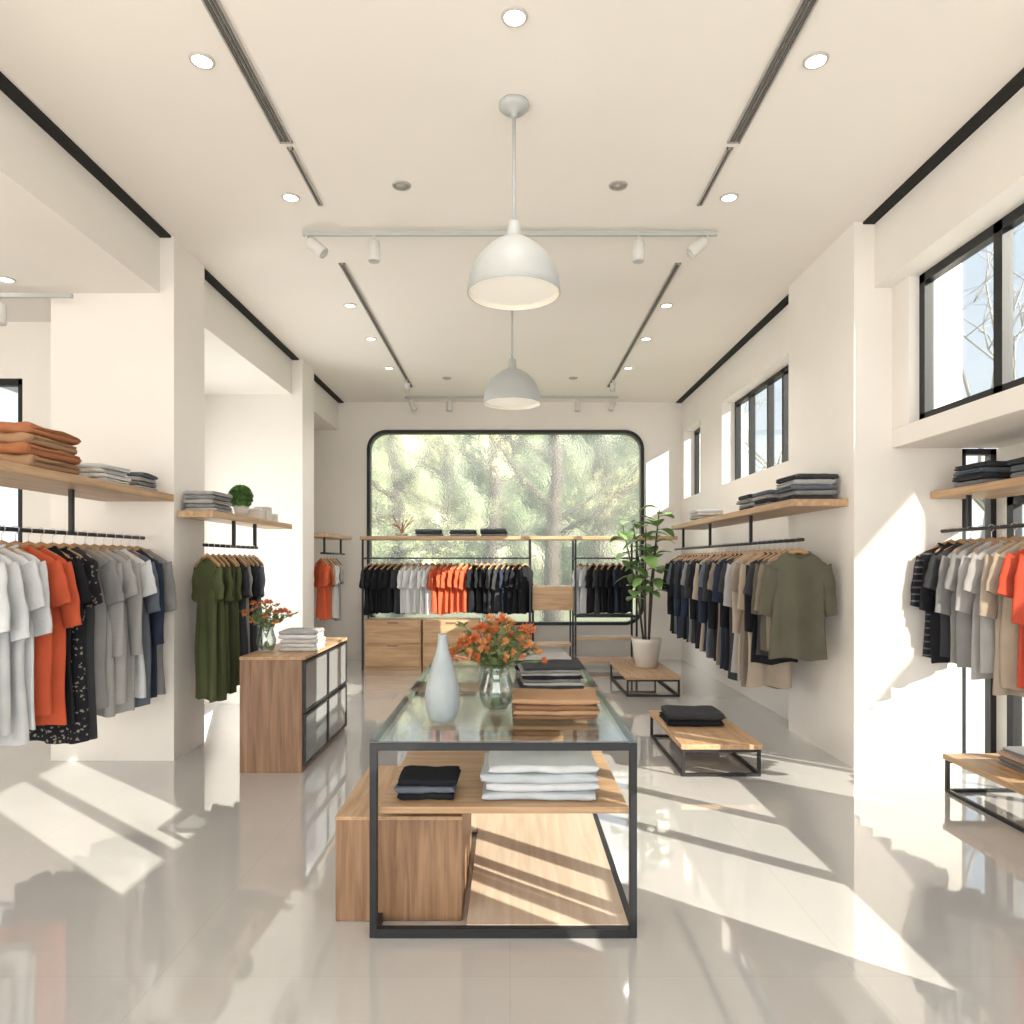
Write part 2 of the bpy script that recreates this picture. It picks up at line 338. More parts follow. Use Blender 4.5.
def track(loc, half, heads, label):
    t_ = thing("track_light", loc, label, "track light")
    obj("track_bar", boxes([(-half,half,-.014,.014,-.028,0)],.003), M_shade, parent=t_)
    for hx, tilt in heads:
        sp = obj("spotlight", lathe([(0,-.02),(.034,-.02),(.040,-.03),(.043,-.15),(.038,-.16),(.034,-.145),(0,-.14)],20), M_white, parent=t_, loc=(hx,0,-.05), rot=(0,math.radians(tilt),0))
        obj("spotlight_stem", tube([(hx,0,-.028),(hx,0,-.075)],.01,8), M_white, parent=t_)
    return t_
track((0,4.9,CZ-.02), 1.45, [(-1.42,-50),(-.95,0),(.90,0),(1.38,50)], "white ceiling track bar with four spotlights")
track((0.02,9.85,CZ), 1.5, [(-1.42,-20),(-.87,0),(.93,0),(1.45,20)], "white ceiling track with small spotlights near the picture window")
tt = track((-3.75,4.8,SZ-0.08), .75, [(.25,0),(-.3,0)], "white track light in the side alcove")
for yy,xx in ((8.9,-1.31),(8.9,1.31)):
    t_ = thing("spotlight_fixture", (xx,yy,CZ-.012), "small white adjustable ceiling spotlight", "spotlight", "single ceiling spotlights")
    obj("spotlight", lathe([(0,-.04),(.03,-.04),(.036,-.05),(.036,-.15),(.03,-.14),(0,-.14)],18), M_white, parent=t_, rot=(.3,0,0))
    obj("spotlight_stem", tube([(0,0,0),(0,0,-.07)],.01,8), M_white, parent=t_)

def pendant(x, y, zb, s, lab):
    t_ = thing("pendant_lamp", (x,y,CZ), lab, "pendant lamp", "dome pendant lamps")
    h = CZ - zb
    obj("ceiling_canopy", lathe([(0,0),(.076*s,0),(.076*s,-.02),(.06*s,-.035),(.02,-.045),(.015,-.07),(0,-.07)]), M_shade, parent=t_)
    obj("rod", tube([(0,0,-.05),(0,0,-h+.36*s)],.0095,10), M_shade, parent=t_)
    obj("lamp_shade", lathe([(a*s,-h+b_*s) for a,b_ in ((.232,0),(.237,.005),(.236,.03),(.226,.09),(.205,.145),(.172,.195),(.13,.237),(.085,.268),(.045,.285),(.036,.295),(.034,.35),(.026,.37),(.008,.375))],48), M_shade, parent=t_)
    obj("shade_lining", lathe([(a*s,-h+b_*s) for a,b_ in ((.231,.002),(.229,.03),(.219,.09),(.198,.142),(.165,.19),(.123,.23),(.08,.26),(.0,.27))],48), M_shin, parent=t_)
    obj("diffuser", lathe([(a*s,-h+b_*s) for a,b_ in ((0,.016),(.10,.017),(.20,.022),(.228,.030))],48), M_diff, parent=t_)
pendant(.02,3.56,2.78,1.0,"white dome pendant lamp hanging above the glass table")
pendant(.02,6.3,2.84,1.10,"white dome pendant lamp hanging farther along the room")

# ---------------------------------------------------------------- garments
def garment_mesh(w, L, t, sleeve, rr, flare=0.0):
    sl = rr.uniform(-.012,.012); bw = rr.uniform(-.02,.03); nk = rr.uniform(-.02,.03)
    keys = [(-L, .68+flare+bw, 1.3),(-L*.75,.66+flare*.6+bw,1.15),(-L*.5,.64+flare*.2+bw*.5,1.05),(-.28,.64,1.0),(-.18,.67,1.0),(-.11,.74,.95),(-.078+sl*.5,.73,.85),(-.052+sl,.60,.75),(-.028,.44+nk,.7),(-.008,.32+nk,.8),(0.0,.30+nk,.85)]
    zs = [-L + (L-.28)*i/13 for i in range(14)] + [-.23,-.18,-.14,-.11,-.09,-.075,-.062,-.05,-.038,-.028,-.016,-.006,0]
    def ip(z):
        for a, b_ in zip(keys, keys[1:]):
            if a[0] <= z <= b_[0]+1e-9:
                f = (z-a[0])/max(1e-9,(b_[0]-a[0])); return a[1]+(b_[1]-a[1])*f, a[2]+(b_[2]-a[2])*f
        return keys[-1][1:]
    N = 44; bm = bmesh.new(); rings = []
    k1 = rr.uniform(20,36); k2 = rr.uniform(50,75); p1 = rr.uniform(0,6); p2 = rr.uniform(0,6); hem = rr.uniform(0,6); tw = rr.uniform(-.07,.07); hs = rr.uniform(-.012,.012)
    for z in zs:
        hw, th = ip(z); hw *= w; th *= t
        f = min(1, max(0, (-z-.06)/(L*.6)))
        ring = []
        for k in range(N):
            a = 2*math.pi*k/N; c, s_ = math.cos(a), math.sin(a)
            x = hw*math.copysign(abs(c)**.85, c); y = th*math.copysign(abs(s_)**.65, s_)
            fold = f*(.013*math.sin(k1*x+p1+z*1.2) + .0065*math.sin(k2*x+p2+z*3)) + .003*f*math.sin(z*12+x*18+p2)
            y2 = y*(1+.35*f*math.sin(k1*x*1.3+p2)) + fold + tw*f*x
            low = (z < -L+.01)
            zz = z - ((.010*math.sin(6*x/w+hem)+hs*x/w) if low else 0) - (.035*(y<0)*(1-abs(x)/(.34*w)) if z > -.01 and abs(x)<.34*w else 0)
            ring.append(bm.verts.new((x*(1-.04*f*math.sin(z*8+p1)) + .004*f*math.sin(z*6+p2), y2, zz)))
        rings.append(ring)
    for r0, r1 in zip(rings, rings[1:]):
        for k in range(N): bm.faces.new((r0[k], r0[(k+1)%N], r1[(k+1)%N], r1[k]))
    if sleeve:
        Ls = {'short':.20,'half':.32,'long':.52}[sleeve]*rr.uniform(.92,1.1)
        spread = {'short':.24,'half':.23,'long':.15}[sleeve]
        tl = {'short':.35,'half':.25,'long':.15}[sleeve]
        for sx in (-1,1):
            n = 16; rs = []; M_ = 10; fy = rr.uniform(-.02,.015); sp_ = spread*rr.uniform(.85,1.1); p3 = rr.uniform(0,6)
            for i in range(M_+1):
                f = i/M_
                cx = sx*w*(.60 + sp_*f**.7); cz = -.115 - Ls*f
                rx = .064-(.010 if sleeve=='short' else .018 if sleeve=='half' else .030)*f; rt = t*(.95-.15*f)
                ring = []
                for k in range(n):
                    a = 2*math.pi*k/n
                    x = rx*math.cos(a)*(1+.04*math.sin(f*15+p3)); y = rt*math.sin(a)*(1+.22*math.sin(f*8+p1+a*2))
                    ring.append(bm.verts.new((cx+x, y+fy*f+.004*math.sin(9*f+p2), cz + x*(sx*tl)*(1 if i else 1.6) + (abs(x)*.2 if i==0 else 0))))
                rs.append(ring)
            for r0, r1 in zip(rs, rs[1:]):
                for k in range(n): bm.faces.new((r0[k], r0[(k+1)%n], r1[(k+1)%n], r1[k]))
            bm.faces.new(rs[0])
    return finish(bm, True)
def collar_mesh(w, t):
    n = 28; bm = bmesh.new(); rings = []
    for i in range(n):
        a = 2*math.pi*i/n; c, s_ = math.cos(a), math.sin(a)
        cx, cy = w*.30*math.copysign(abs(c)**.85,c), t*.85*math.copysign(abs(s_)**.65,s_)
        cz = -.035*(s_<0)*max(0,1-abs(cx)/(.34*w))
        rings.append([bm.verts.new((cx*(1+q*.02), cy*(1+q*.12), cz+zz)) for q, zz in ((1,-.010),(1.3,.003),(0,.008),(-1,.0))])
    for i in range(n):
        r0, r1 = rings[i], rings[(i+1)%n]
        for k in range(4): bm.faces.new((r0[k], r0[(k+1)%4], r1[(k+1)%4], r1[k]))
    return finish(bm, True)
hanger_arm = tube([(-.165,0,-.075),(-.15,0,-.066),(-.08,0,-.030),(-.02,0,-.006),(0,0,.0),(.02,0,-.006),(.08,0,-.030),(.15,0,-.066),(.165,0,-.075)],[.006,.009,.010,.011,.012,.011,.010,.009,.006],8,flat=1.5)
hanger_arm.materials.append(M_hang)
hook_m = tube([(0,0,.0),(0,0,.03),(.0,0,.05)]+[(.020*math.sin(math.radians(d)),0,.075-.020*math.cos(math.radians(d))) for d in (20,60,100,140,180,220,255)],.0022,6); hook_m.materials.append(M_steel)
def hang(x, y, zrail, col, L, w=.25, sleeve='short', rz=0.0, place="", grp="", collar=True, t=.03, flare=0.0, kind_name=None):
    rr = random.Random(int((x*131+y*977)*10))
    kn = kind_name or ("hanging_dress" if L > 1.08 else ("hanging_shirt" if sleeve else "hanging_vest"))
    root = obj(kn, garment_mesh(w, L, t, sleeve, rr, flare), _f[col], loc=(x,y,zrail-.088), rot=(0,0,rz),
        label="%s %s hanging on %s" % (CN[col], {"hanging_dress":"dress","hanging_shirt":"shirt","hanging_vest":"sleeveless top"}[kn], place), cat="clothing", group=grp)
    if collar:
        obj("collar", collar_mesh(w,t), _f[col], parent=root)
    hg = bpy.data.objects.new("clothes_hanger", None); C.objects.link(hg); hg.location = (x,y,zrail-.075); hg.rotation_euler = (0,0,rz)
    reg(hg, label="wooden clothes hanger on %s"%place, cat="hanger", group="hangers on "+place)
    obj("hanger_arm", hanger_arm, parent=hg); obj("hanger_hook", hook_m, parent=hg)

def shelf_rack(name, x0, x1, y0, y1, ztop, railx, zr, ry0, ry1, posts, label):
    cx, cy = (x0+x1)/2, (y0+y1)/2
    t_ = thing(name, (cx,cy,ztop), label, "clothes rack")
    obj("shelf_board", boxes([(x0-cx,x1-cx,y0-cy,y1-cy,-.05,0)],.004), M_oakY, parent=t_)
    obj("rail", tube([(railx-cx,ry0-cy,zr-ztop),(railx-cx,ry1-cy,zr-ztop)],.012,12), M_black, parent=t_)
    for p in posts:
        obj("rail_support", boxes([(railx-cx-.012,railx-cx+.012,p-cy-.012,p-cy+.012,zr-ztop,-.05)]), M_black, parent=t_)
shelf_rack("wall_shelf_rack",-2.9,-2.39,1.6,4.98,1.90,-2.60,1.59,1.6,4.97,[2.2,3.0,4.15],"oak shelf with black clothes rail beneath, beside pier")
shelf_rack("wall_shelf_rack",-2.385,-2.13,5.02,6.85,1.79,-2.15,1.54,4.92,5.95,[5.45,5.9],"oak shelf and short black rail in second alcove")
shelf_rack("wall_shelf_rack",-2.55,-2.24,8.62,9.9,1.78,-2.32,1.53,8.6,9.8,[8.75,9.6],"small oak shelf and rail near picture window")
shelf_rack("wall_shelf_rack",2.87,3.3,3.35,4.78,1.90,2.95,1.63,3.4,4.78,[3.5,4.5],"oak shelf with black rail by tall glazing")
shelf_rack("wall_shelf_rack",1.96,2.36,4.88,8.5,1.86,2.03,1.575,4.85,8.6,[5.9,7.1,8.2],"long oak shelf with black rail along pier")

L1 = [('white',.95,'half'),('white',.92,'half'),('white',.98,'short'),('white',.94,'half'),('orange',.90,'short'),('orange',.96,'half'),('black',.98,'short'),('floral',1.10,'short'),('charcoal',1.09,None),('grey',.95,'short'),('knit',1.02,'long'),('lightgrey',.96,'short'),('knit',1.04,'long'),('white',.96,'short'),('slate',1.04,'half'),('navy',1.02,'long'),('grey',1.0,'half')]
for i,(c,L,sl) in enumerate(L1):
    hang(-2.60, 3.28+i*.1, 1.59, c, L, w=.28, sleeve=sl, rz=R.uniform(-.08,.14), place="the pier-side rail", grp="clothes on the pier-side rail")
L2 = [('olive',1.0,'short'),('olive',1.03,None),('olive',.98,'short'),('darkolive',1.02,None),('olive',.96,'short'),('charcoal',.9,'short'),('grey',.88,'short'),('black',.9,'short'),('charcoal',.86,None),('slate',.88,'short')]
for i,(c,L,sl) in enumerate(L2):
    hang(-2.15, 4.97+i*.10, 1.54, c, L, w=.185, sleeve=sl, rz=-.72+R.uniform(-.08,.08), place="the short alcove rail", grp="clothes on the short alcove rail", t=.028)
for i,(c,L) in enumerate([('orange',.72),('orange',.75),('rust',.75),('white',.75),('white',.75),('lightgrey',.8)]):
    hang(-2.34, 8.68+i*.15, 1.53, c, L, w=.16, sleeve='short', rz=-.9+R.uniform(-.1,.1), place="the small corner rail", grp="clothes near the picture window")
R1 = [('red',.85,'half'),('red',.80,'short'),('beige',.84,'short'),('beige',.88,'half'),('lightgrey',.78,'short'),('lightgrey',.82,'half'),('grey',.78,'short'),('grey',.76,'half'),('charcoal',.74,'short'),('black',.78,'half'),('stripe',.76,'half')]
for i,(c,L,sl) in enumerate(R1):
    hang(2.95, 3.7+i*.098, 1.63, c, L, w=.28, sleeve=sl, rz=R.uniform(-.18,.06), place="the glazing-side rail", grp="clothes on the glazing-side rail")
R2 = [('khaki',.75),('taupe',.70),('khaki',.72),('charcoal',.78),('black',.84),('beige',1.04),('taupe',1.06),('beige',1.02),('lightgrey',1.0),('charcoal',1.05),('black',1.0),('navy',1.02),('taupe',.98),('black',.98),('charcoal',.94),
      ('slate',.96),('navy',.92),('beige',.94),('black',.92),('black',.92),('charcoal',.9),('grey',.90),('navy',.9),('black',.9),('charcoal',.88),('navy',.9),('black',.88),('slate',.88),('black',.88),('charcoal',.88)]
for i,(c,L) in enumerate(R2):
    hang(2.03, 4.93+i*.11, 1.575, c, L, w=.285 if i==0 else .26, sleeve='half' if i<3 else ('long' if i%3==1 else ('half' if i%3==2 else 'short')), rz=R.uniform(-.14,.06) if i else 0.0, place="the long rail", grp="clothes on the long rail")

# ---------------------------------------------------------------- back racks
def back_rack(x0, x1, label, shelves):
    t_ = thing("display_rack", ((x0+x1)/2, 9.4, 0), label, "clothes rack")
    hw = (x1-x0)/2; d=.2
    for sx in (-hw,hw-.025):
        for sy in (-d,d-.025):
            obj("post", boxes([(sx,sx+.025,sy,sy+.025,0,1.715)]), M_black, parent=t_)
    obj("rail", boxes([(-hw,hw,-.01,.01,1.46,1.48),(-hw,-hw+.02,-d,d,1.455,1.475),(hw-.02,hw,-d,d,1.455,1.475)]), M_black, parent=t_)
    for z, m_ in shelves:
        obj("shelf_board", boxes([(-hw+.0255,hw-.0255,-d,d,z-.03,z)]), m_, parent=t_)
    return t_
back_rack(-1.95,.28,"black metal clothes rack with drawers under", [])
back_rack(.85,1.68,"black metal rack with low open shelves", [(.72,M_black),(.42,M_oakX),(.12,M_oakX)])
t_ = thing("long_shelf", (.1,9.4,1.715), "long oak board resting on black racks", "shelf")
obj("shelf_board", boxes([(-2.07,2.1,-.22,.22,0,.045)],.004), M_oakX, parent=t_)
cb = [('black',5),('charcoal',1),('white',5),('orange',6),('black',3),('charcoal',2),('navy',1),('black',3)]
seq = [c for c,n in cb for _ in range(n)]
n = len(seq)
for i,c in enumerate(seq):
    hang(-1.87+i*(2.07/(n-1)), 9.4, 1.47, c, .64+R.uniform(-.02,.02), w=.22, rz=math.radians(62)+R.uniform(-.08,.08), place="the picture window rack", grp="clothes on the picture window rack", collar=False, t=.026)
for i,c in enumerate(['white','white','black','charcoal','black','black','navy','black']):
    hang(.94+i*.088, 9.4, 1.47, c, .64, w=.22, rz=math.radians(62)+R.uniform(-.08,.08), place="the smaller display rack", grp="clothes on the smaller display rack", collar=False, t=.026)
for i in range(2):
    x0 = -1.90+i*.76
    t_ = thing("drawer_cabinet", (x0+.37,9.35,0), "low oak cabinet standing under hanging clothes", "cabinet", "low oak cabinets")
    obj("body", boxes([(-.37,.37,-.2,.24,0,.66)],.003), M_oakX, parent=t_)
    for k in range(2):
        dr = obj("drawer", boxes([(-.355,.355,-.218,-.2,.06+k*.3,.345+k*.3)],.003), M_oakX, parent=t_)
        obj("handle", boxes([(-.07,.07,-.226,-.217,.32+k*.3,.33+k*.3)]), M_black, parent=dr)
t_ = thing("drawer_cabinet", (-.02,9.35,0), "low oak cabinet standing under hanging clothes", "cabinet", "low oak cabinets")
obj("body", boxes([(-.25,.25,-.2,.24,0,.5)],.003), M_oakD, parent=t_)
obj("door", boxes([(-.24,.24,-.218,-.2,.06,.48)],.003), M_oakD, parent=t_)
t_ = thing("wooden_cube_shelf", (.57,9.45,0), "oak box shelf between two racks", "shelf")
obj("box", boxes([(-.27,.27,-.2,.2,.78,1.10)],.004), M_oakX, parent=t_)
obj("lower_board", boxes([(-.248,.248,-.2,.2,.3,.33)],.004), M_oakX, parent=t_)
for sx in (-.27,.25):
    for sy in (-.2,.18): obj("leg", boxes([(sx,sx+.02,sy,sy+.02,0,.78)]), M_black, parent=t_)

# ---------------------------------------------------------------- folded clothes
def folded_mesh(w, d, h, rr, rum=0.0):
    t2 = h/2*.96; n = 6; prof = []
    prof.append((d/2, 0)); prof.append((d*.2,0)); prof.append((-d*.2,0)); prof.append((-d/2+h/2, 0))
    for i in range(1, n*2):
        a = math.pi*(i/(n*2)); prof.append((-d/2+h/2-h/2*math.sin(a), h/2-h/2*math.cos(a)))
    prof += [(-d/2+h/2, h),(-d*.2,h),(0,h),(d*.2,h)]
    prof.append((d/2-.004, h)); prof.append((d/2-.004, h-t2+.001)); prof.append((-d/2+h*.75, h/2+.0015)); prof.append((-d/2+h*.75, h/2-.0015)); prof.append((d/2, t2-.001))
    bm = bmesh.new(); S_ = 20; rings = []
    ph = rr.uniform(0,6); p2 = rr.uniform(0,6)
    for i in range(S_+1):
        f = i/S_; e = min(f,1-f); x = (f-.5)*w
        k = 1 - .30*max(0,(.08-e)/.08)**1.5
        wob = .006*math.sin(f*7+ph)+.0025*math.sin(f*19+ph)
        ring = []
        for y, z in prof:
            bulge = 1+.08*math.sin(f*9+ph) + rum*(math.sin(f*11+y*22+ph)+.6*math.sin(f*23-y*31+p2))
            zz = h/2+(z-h/2)*k*bulge
            if z < h*.25: zz = z + (h/2-h/2*k)
            ring.append(bm.verts.new((x + .004*math.sin(z*160+y*15+ph)*(e<.01) + rum*.05*math.sin(z*120+y*20+p2), y + wob + rum*.06*math.sin(f*13+z*60+p2), zz)))
        rings.append(ring)
    P = len(prof)
    for r0, r1 in zip(rings, rings[1:]):
        for k in range(P): bm.faces.new((r0[k], r0[(k+1)%P], r1[(k+1)%P], r1[k]))
    bm.faces.new(rings[0]); bm.faces.new(rings[-1])
    return finish(bm, True) if rum > .1 else finish(bm, False)
def stack(x, y, z, w, d, hs, colors, rz, place, name="folded_shirt", jit=.05, rum=0.03):
    for i, c in enumerate(colors):
        h = hs*R.uniform(.85,1.12)
        obj(name, folded_mesh(w*R.uniform(.91,1.0), d*R.uniform(.93,1.0), h, R, rum), _f[c], loc=(x+R.uniform(-.01,.01), y+R.uniform(-.008,.008), z), rot=(0,0,rz+R.uniform(-jit,jit)),
            label="%s folded garment in stack on %s" % (CN[c], place), cat="folded clothes", group="folded clothes on "+place)
        z += h*(1.03 if rum < .1 else .95)
T0 = .748
stack(-.325,2.84,.488,.235,.21,.028,['black','slate','black'],.0,"middle oak shelf",rum=.0,jit=.02)
stack(.12,2.90,.488,.46,.34,.033,['paleblue','white','paleblue','white'],.0,"middle oak shelf","folded_towel",rum=.05,jit=.02)
stack(.19,3.10,T0,.38,.28,.021,['brown','tan','brown','tan'],-.02,"glass tabletop",jit=.03)
stack(.22,3.83,T0,.33,.30,.017,['charcoal','lightgrey','grey','black','lightgrey','grey','charcoal'],.03,"glass tabletop")
stack(.20,4.35,T0,.34,.28,.018,['grey','black','lightgrey','charcoal','lightgrey'],.0,"glass tabletop")
stack(.22,4.78,T0,.3,.24,.018,['charcoal','lightgrey','black','grey'],.0,"glass tabletop")
stack(-2.62,3.72,1.90,.42,.44,.062,['tan','rust','tan','rust'],.05,"oak shelf beside pier","folded_blanket",.08,rum=.13)
stack(-2.60,4.33,1.90,.36,.28,.028,['offwhite','white','offwhite','white'],.0,"oak shelf beside pier",rum=.05)
stack(-2.60,4.74,1.90,.34,.24,.030,['lightgrey','grey','lightgrey','slate'],.03,"oak shelf beside pier",rum=.05)
stack(-2.26,5.25,1.79,.23,.34,.028,['lightgrey','grey','lightgrey','grey','lightgrey'],.0,"the alcove shelf",rum=.05)
stack(3.05,4.42,1.90,.34,.28,.036,['grey','charcoal','slate','charcoal'],.02,"oak shelf by glazing",rum=.06)
stack(3.07,3.95,1.90,.34,.28,.036,['grey','slate','charcoal'],.0,"oak shelf by glazing",rum=.06)
stack(2.17,5.15,1.86,.31,.36,.036,['charcoal','grey','slate','lightgrey','charcoal'],.0,"the long oak shelf",rum=.05)
stack(2.16,5.62,1.86,.31,.32,.034,['grey','charcoal','lightgrey','slate'],.03,"the long oak shelf",rum=.05)
stack(2.16,6.05,1.86,.3,.30,.034,['charcoal','lightgrey','grey','charcoal'],.0,"the long oak shelf",rum=.05)
stack(2.16,7.7,1.86,.3,.34,.034,['offwhite','lightgrey','offwhite','white'],.0,"the long oak shelf",rum=.05)
for x in (-1.08,-.62,-.22):
    stack(x,9.4,1.76,.36,.30,.032,['grey','charcoal','slate'],.0,"board by picture window")
for y_ in (3.9,3.45):
    stack(2.98,y_,.235,.34,.30,.024,['tan','grey','taupe','blush','grey'],.04,"low bench by glazing",rum=.05)

# ---------------------------------------------------------------- central table
t_ = thing("display_table", (-.025,3.84,0), "long glass-topped display table with black metal frame", "table")
hx, hy, Ht, f = .505, 1.2, .748, .028
for sx in (-hx, hx-f):
    for sy in (-hy, hy-f):
        obj("leg", boxes([(sx,sx+f,sy,sy+f,0,Ht-.012)],.002), M_black, parent=t_)
obj("frame_rail", boxes([(-hx+f,hx-f,-hy,-hy+f,Ht-.04,Ht-.012),(-hx+f,hx-f,hy-f,hy,Ht-.04,Ht-.012),(-hx,-hx+f,-hy+f,hy-f,Ht-.04,Ht-.012),(hx-f,hx,-hy+f,hy-f,Ht-.04,Ht-.012),
    (-hx+f,hx-f,-hy,-hy+f,0,.035),(-hx+f,hx-f,hy-f,hy,0,.035),(-hx,-hx+f,-hy+f,hy-f,0,.035),(hx-f,hx,-hy+f,hy-f,0,.035)],.0), M_black, parent=t_)
obj("glass_top", boxes([(-hx,hx,-hy,hy,Ht-.012,Ht-.001)],.002), M_gtop, parent=t_)
obj("middle_shelf", boxes([(-hx+f,hx-f,-hy+.03,-hy+.86,.46,.486)],.002), M_oakX, parent=t_, label="oak middle shelf")
obj("lower_shelf", boxes([(-hx+f,hx-f,.15,hy-.04,.46,.486)],.002), M_oakX, parent=t_, label="oak middle shelf")
obj("base_panel", boxes([(-.14,hx-f,-hy+f,-.2,.015,.04),(-hx+f,hx-f,-.2,hy-f,.015,.04)],.0), M_pale, parent=t_, label="pale oak base board")
t_ = thing("storage_box", (-.44,3.11,0), "oak storage block tucked beneath the glass table", "storage box")
obj("body", boxes([(-.25,.25,-.345,.345,0,.40)],.004), M_oakD, parent=t_)
obj("lid", boxes([(-.252,.252,-.347,.347,.40,.415)],.002), M_oakY, parent=t_)
t_ = thing("storage_box", (0,4.5,.04), "low oak drawer box on the table's base board", "storage box")
obj("body", boxes([(-.32,.32,-.3,.3,0,.34)],.004), M_oakX, parent=t_)
obj("drawer", boxes([(-.3,.3,-.318,-.3,.03,.31)],.003), M_oakX, parent=t_)

t_ = thing("ceramic_vase", (-.285,2.96,T0), "pale grey-blue teardrop ceramic vase", "vase")
obj("body", lathe([(0,0),(.042,0),(.05,.005),(.066,.04),(.074,.08),(.074,.11),(.068,.15),(.058,.19),(.046,.235),(.034,.275),(.025,.31),(.0195,.34),(.0185,.36),(.021,.368),(.016,.366),(.013,.34),(0,.30)],40), M_vase, parent=t_)
def glass_vase(x, y, z, s, label):
    t_ = thing("glass_vase", (x,y,z), label, "vase")
    obj("body", lathe([(a*s,b_*s) for a,b_ in ((0,.003),(.05,.003),(.058,.01),(.078,.06),(.082,.10),(.065,.15),(.056,.185),(.07,.215),(.066,.213),(.052,.185),(.060,.15),(.077,.10),(.073,.06),(.05,.015),(0,.012))],36), M_gvase, parent=t_)
def blossom_mesh(r, rr, petals=46):
    bm = bmesh.new()
    for i in range(petals):
        th = rr.uniform(0,2*math.pi); el = rr.uniform(-.15,1.45)
        d = Vector((math.cos(th)*math.cos(el), math.sin(th)*math.cos(el), math.sin(el)))
        a = d.orthogonal().normalized(); b_ = d.cross(a)
        l = r*rr.uniform(.75,1.1); w_ = r*rr.uniform(.10,.17); cup = a*(.12*r)
        v = [bm.verts.new(p) for p in (d*.12*r, d*l*.55+b_*w_+cup*.4, d*l+cup, d*l*.55-b_*w_+cup*.4)]
        bm.faces.new(v)
    bmesh.ops.create_icosphere(bm, subdivisions=1, radius=r*.25)
    me = bpy.data.meshes.new("m"); bm.to_mesh(me); bm.free(); return me
def sprig_leaves(pts, rr, size, n):
    bm = bmesh.new()
    for i in range(n):
        k = rr.uniform(.35,1)*(len(pts)-1); i0 = min(int(k),len(pts)-2); p = Vector(pts[i0]).lerp(Vector(pts[i0+1]), k-i0)
        d = Vector((rr.uniform(-1,1),rr.uniform(-1,1),rr.uniform(-.1,.8))).normalized(); s_ = d.orthogonal().normalized()*size*.22; l = size*rr.uniform(.6,1.1)
        v = [bm.verts.new(q) for q in (p, p+d*l*.4+s_, p+d*l, p+d*l*.4-s_)]; bm.faces.new(v)
    me = bpy.data.meshes.new("m"); bm.to_mesh(me); bm.free(); return me
def bouquet(x, y, z, s, nfl, nsp, where):
    rr = random.Random(int(x*100)+5)
    for i in range(nfl+nsp):
        fl = i < nfl
        th = i*2.399+rr.uniform(-.3,.3); rad = s*(.19*math.sqrt((i%nfl+.5)/nfl) if fl else rr.uniform(.08,.22)); hgt = s*(.38 - .13*(rad/(.19*s))**2 + rr.uniform(-.035,.035)) if fl else s*rr.uniform(.24,.42)
        tip = Vector((rad*1.15*math.cos(th), rad*.95*math.sin(th), hgt))
        p0 = Vector((-.03*s*math.cos(th), -.03*s*math.sin(th), .02)); p1 = Vector((.035*s*math.cos(th), .035*s*math.sin(th), .19*s))
        pts = [p0, p1, p1.lerp(tip,.5)+Vector((0,0,.01)), tip]
        t_ = thing("orange_flower" if fl else "leafy_sprig", (x,y,z+.006), ("orange spiky flower standing in %s" if fl else "dark green leafy sprig standing in %s")%where, "flower" if fl else "foliage", "flowers in "+where)
        obj("stem", tube(pts, .002, 6), M_stem, parent=t_)
        if fl:
            b_ = obj("blossom", blossom_mesh(s*rr.uniform(.022,.045), rr, 48), M_petal if rr.random()<.5 else M_petal2, parent=t_, loc=tip); b_.rotation_euler = (-math.sin(th)*.7*rad/.19/s, math.cos(th)*.7*rad/.19/s, 0)
            obj("leaf", sprig_leaves(pts, rr, .045*s, 3), M_sprig, parent=t_)
        else:
            obj("leaf", sprig_leaves(pts, rr, .055*s, 14), M_sprig, parent=t_)
glass_vase(-.06,3.16,T0,1.0,"clear glass vase holding orange flowers on glass table")
bouquet(-.06,3.16,T0,1.0,50,12,"the glass vase on the table")
glass_vase(-1.74,5.0,.782,.85,"clear glass vase holding orange flowers on oak cabinet")
bouquet(-1.74,5.0,.782,.88,20,8,"the vase on the oak cabinet")
t_ = thing("dried_branch", (-1.45,9.38,1.76), "small orange dried branch arrangement in a dish", "decoration")
rr = random.Random(3); bm = bmesh.new()
for i in range(9):
    a = rr.uniform(0,6.28); tube([(0,0,.03),(.05*math.cos(a),.03*math.sin(a),.12),(.16*math.cos(a),.1*math.sin(a),rr.uniform(.15,.3))],.006,5,bm)
obj("branch", finish(bm), _f['rust'], parent=t_); obj("dish", lathe([(0,0),(.06,0),(.09,.04),(.085,.04),(.05,.01),(0,.01)],20), M_pot, parent=t_)

t_ = thing("drawer_cabinet", (-1.60,5.32,0), "oak cabinet with smoked glass drawer fronts", "cabinet")
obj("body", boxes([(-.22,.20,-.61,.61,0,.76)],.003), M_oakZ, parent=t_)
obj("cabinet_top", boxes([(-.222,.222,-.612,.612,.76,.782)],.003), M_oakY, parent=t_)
for k in range(2):
    for j in range(2):
        y0 = -.60+j*.605; z0 = .04+k*.36
        dr = obj("drawer", boxes([(.20,.214,y0+.015,y0+.58,z0+.015,z0+.335)],.002), M_gdraw, parent=t_, label="smoked glass drawer front")
        obj("drawer_frame", boxes([(.2,.222,y0,y0+.018,z0,z0+.35),(.2,.222,y0+.577,y0+.595,z0,z0+.35),(.2,.222,y0+.018,y0+.577,z0,z0+.018),(.2,.222,y0+.018,y0+.577,z0+.332,z0+.35)]), M_black, parent=dr)
stack(-1.51,5.10,.782,.27,.26,.028,['offwhite','white','offwhite','white','lightgrey'],.0,"the oak drawer cabinet",rum=.05)

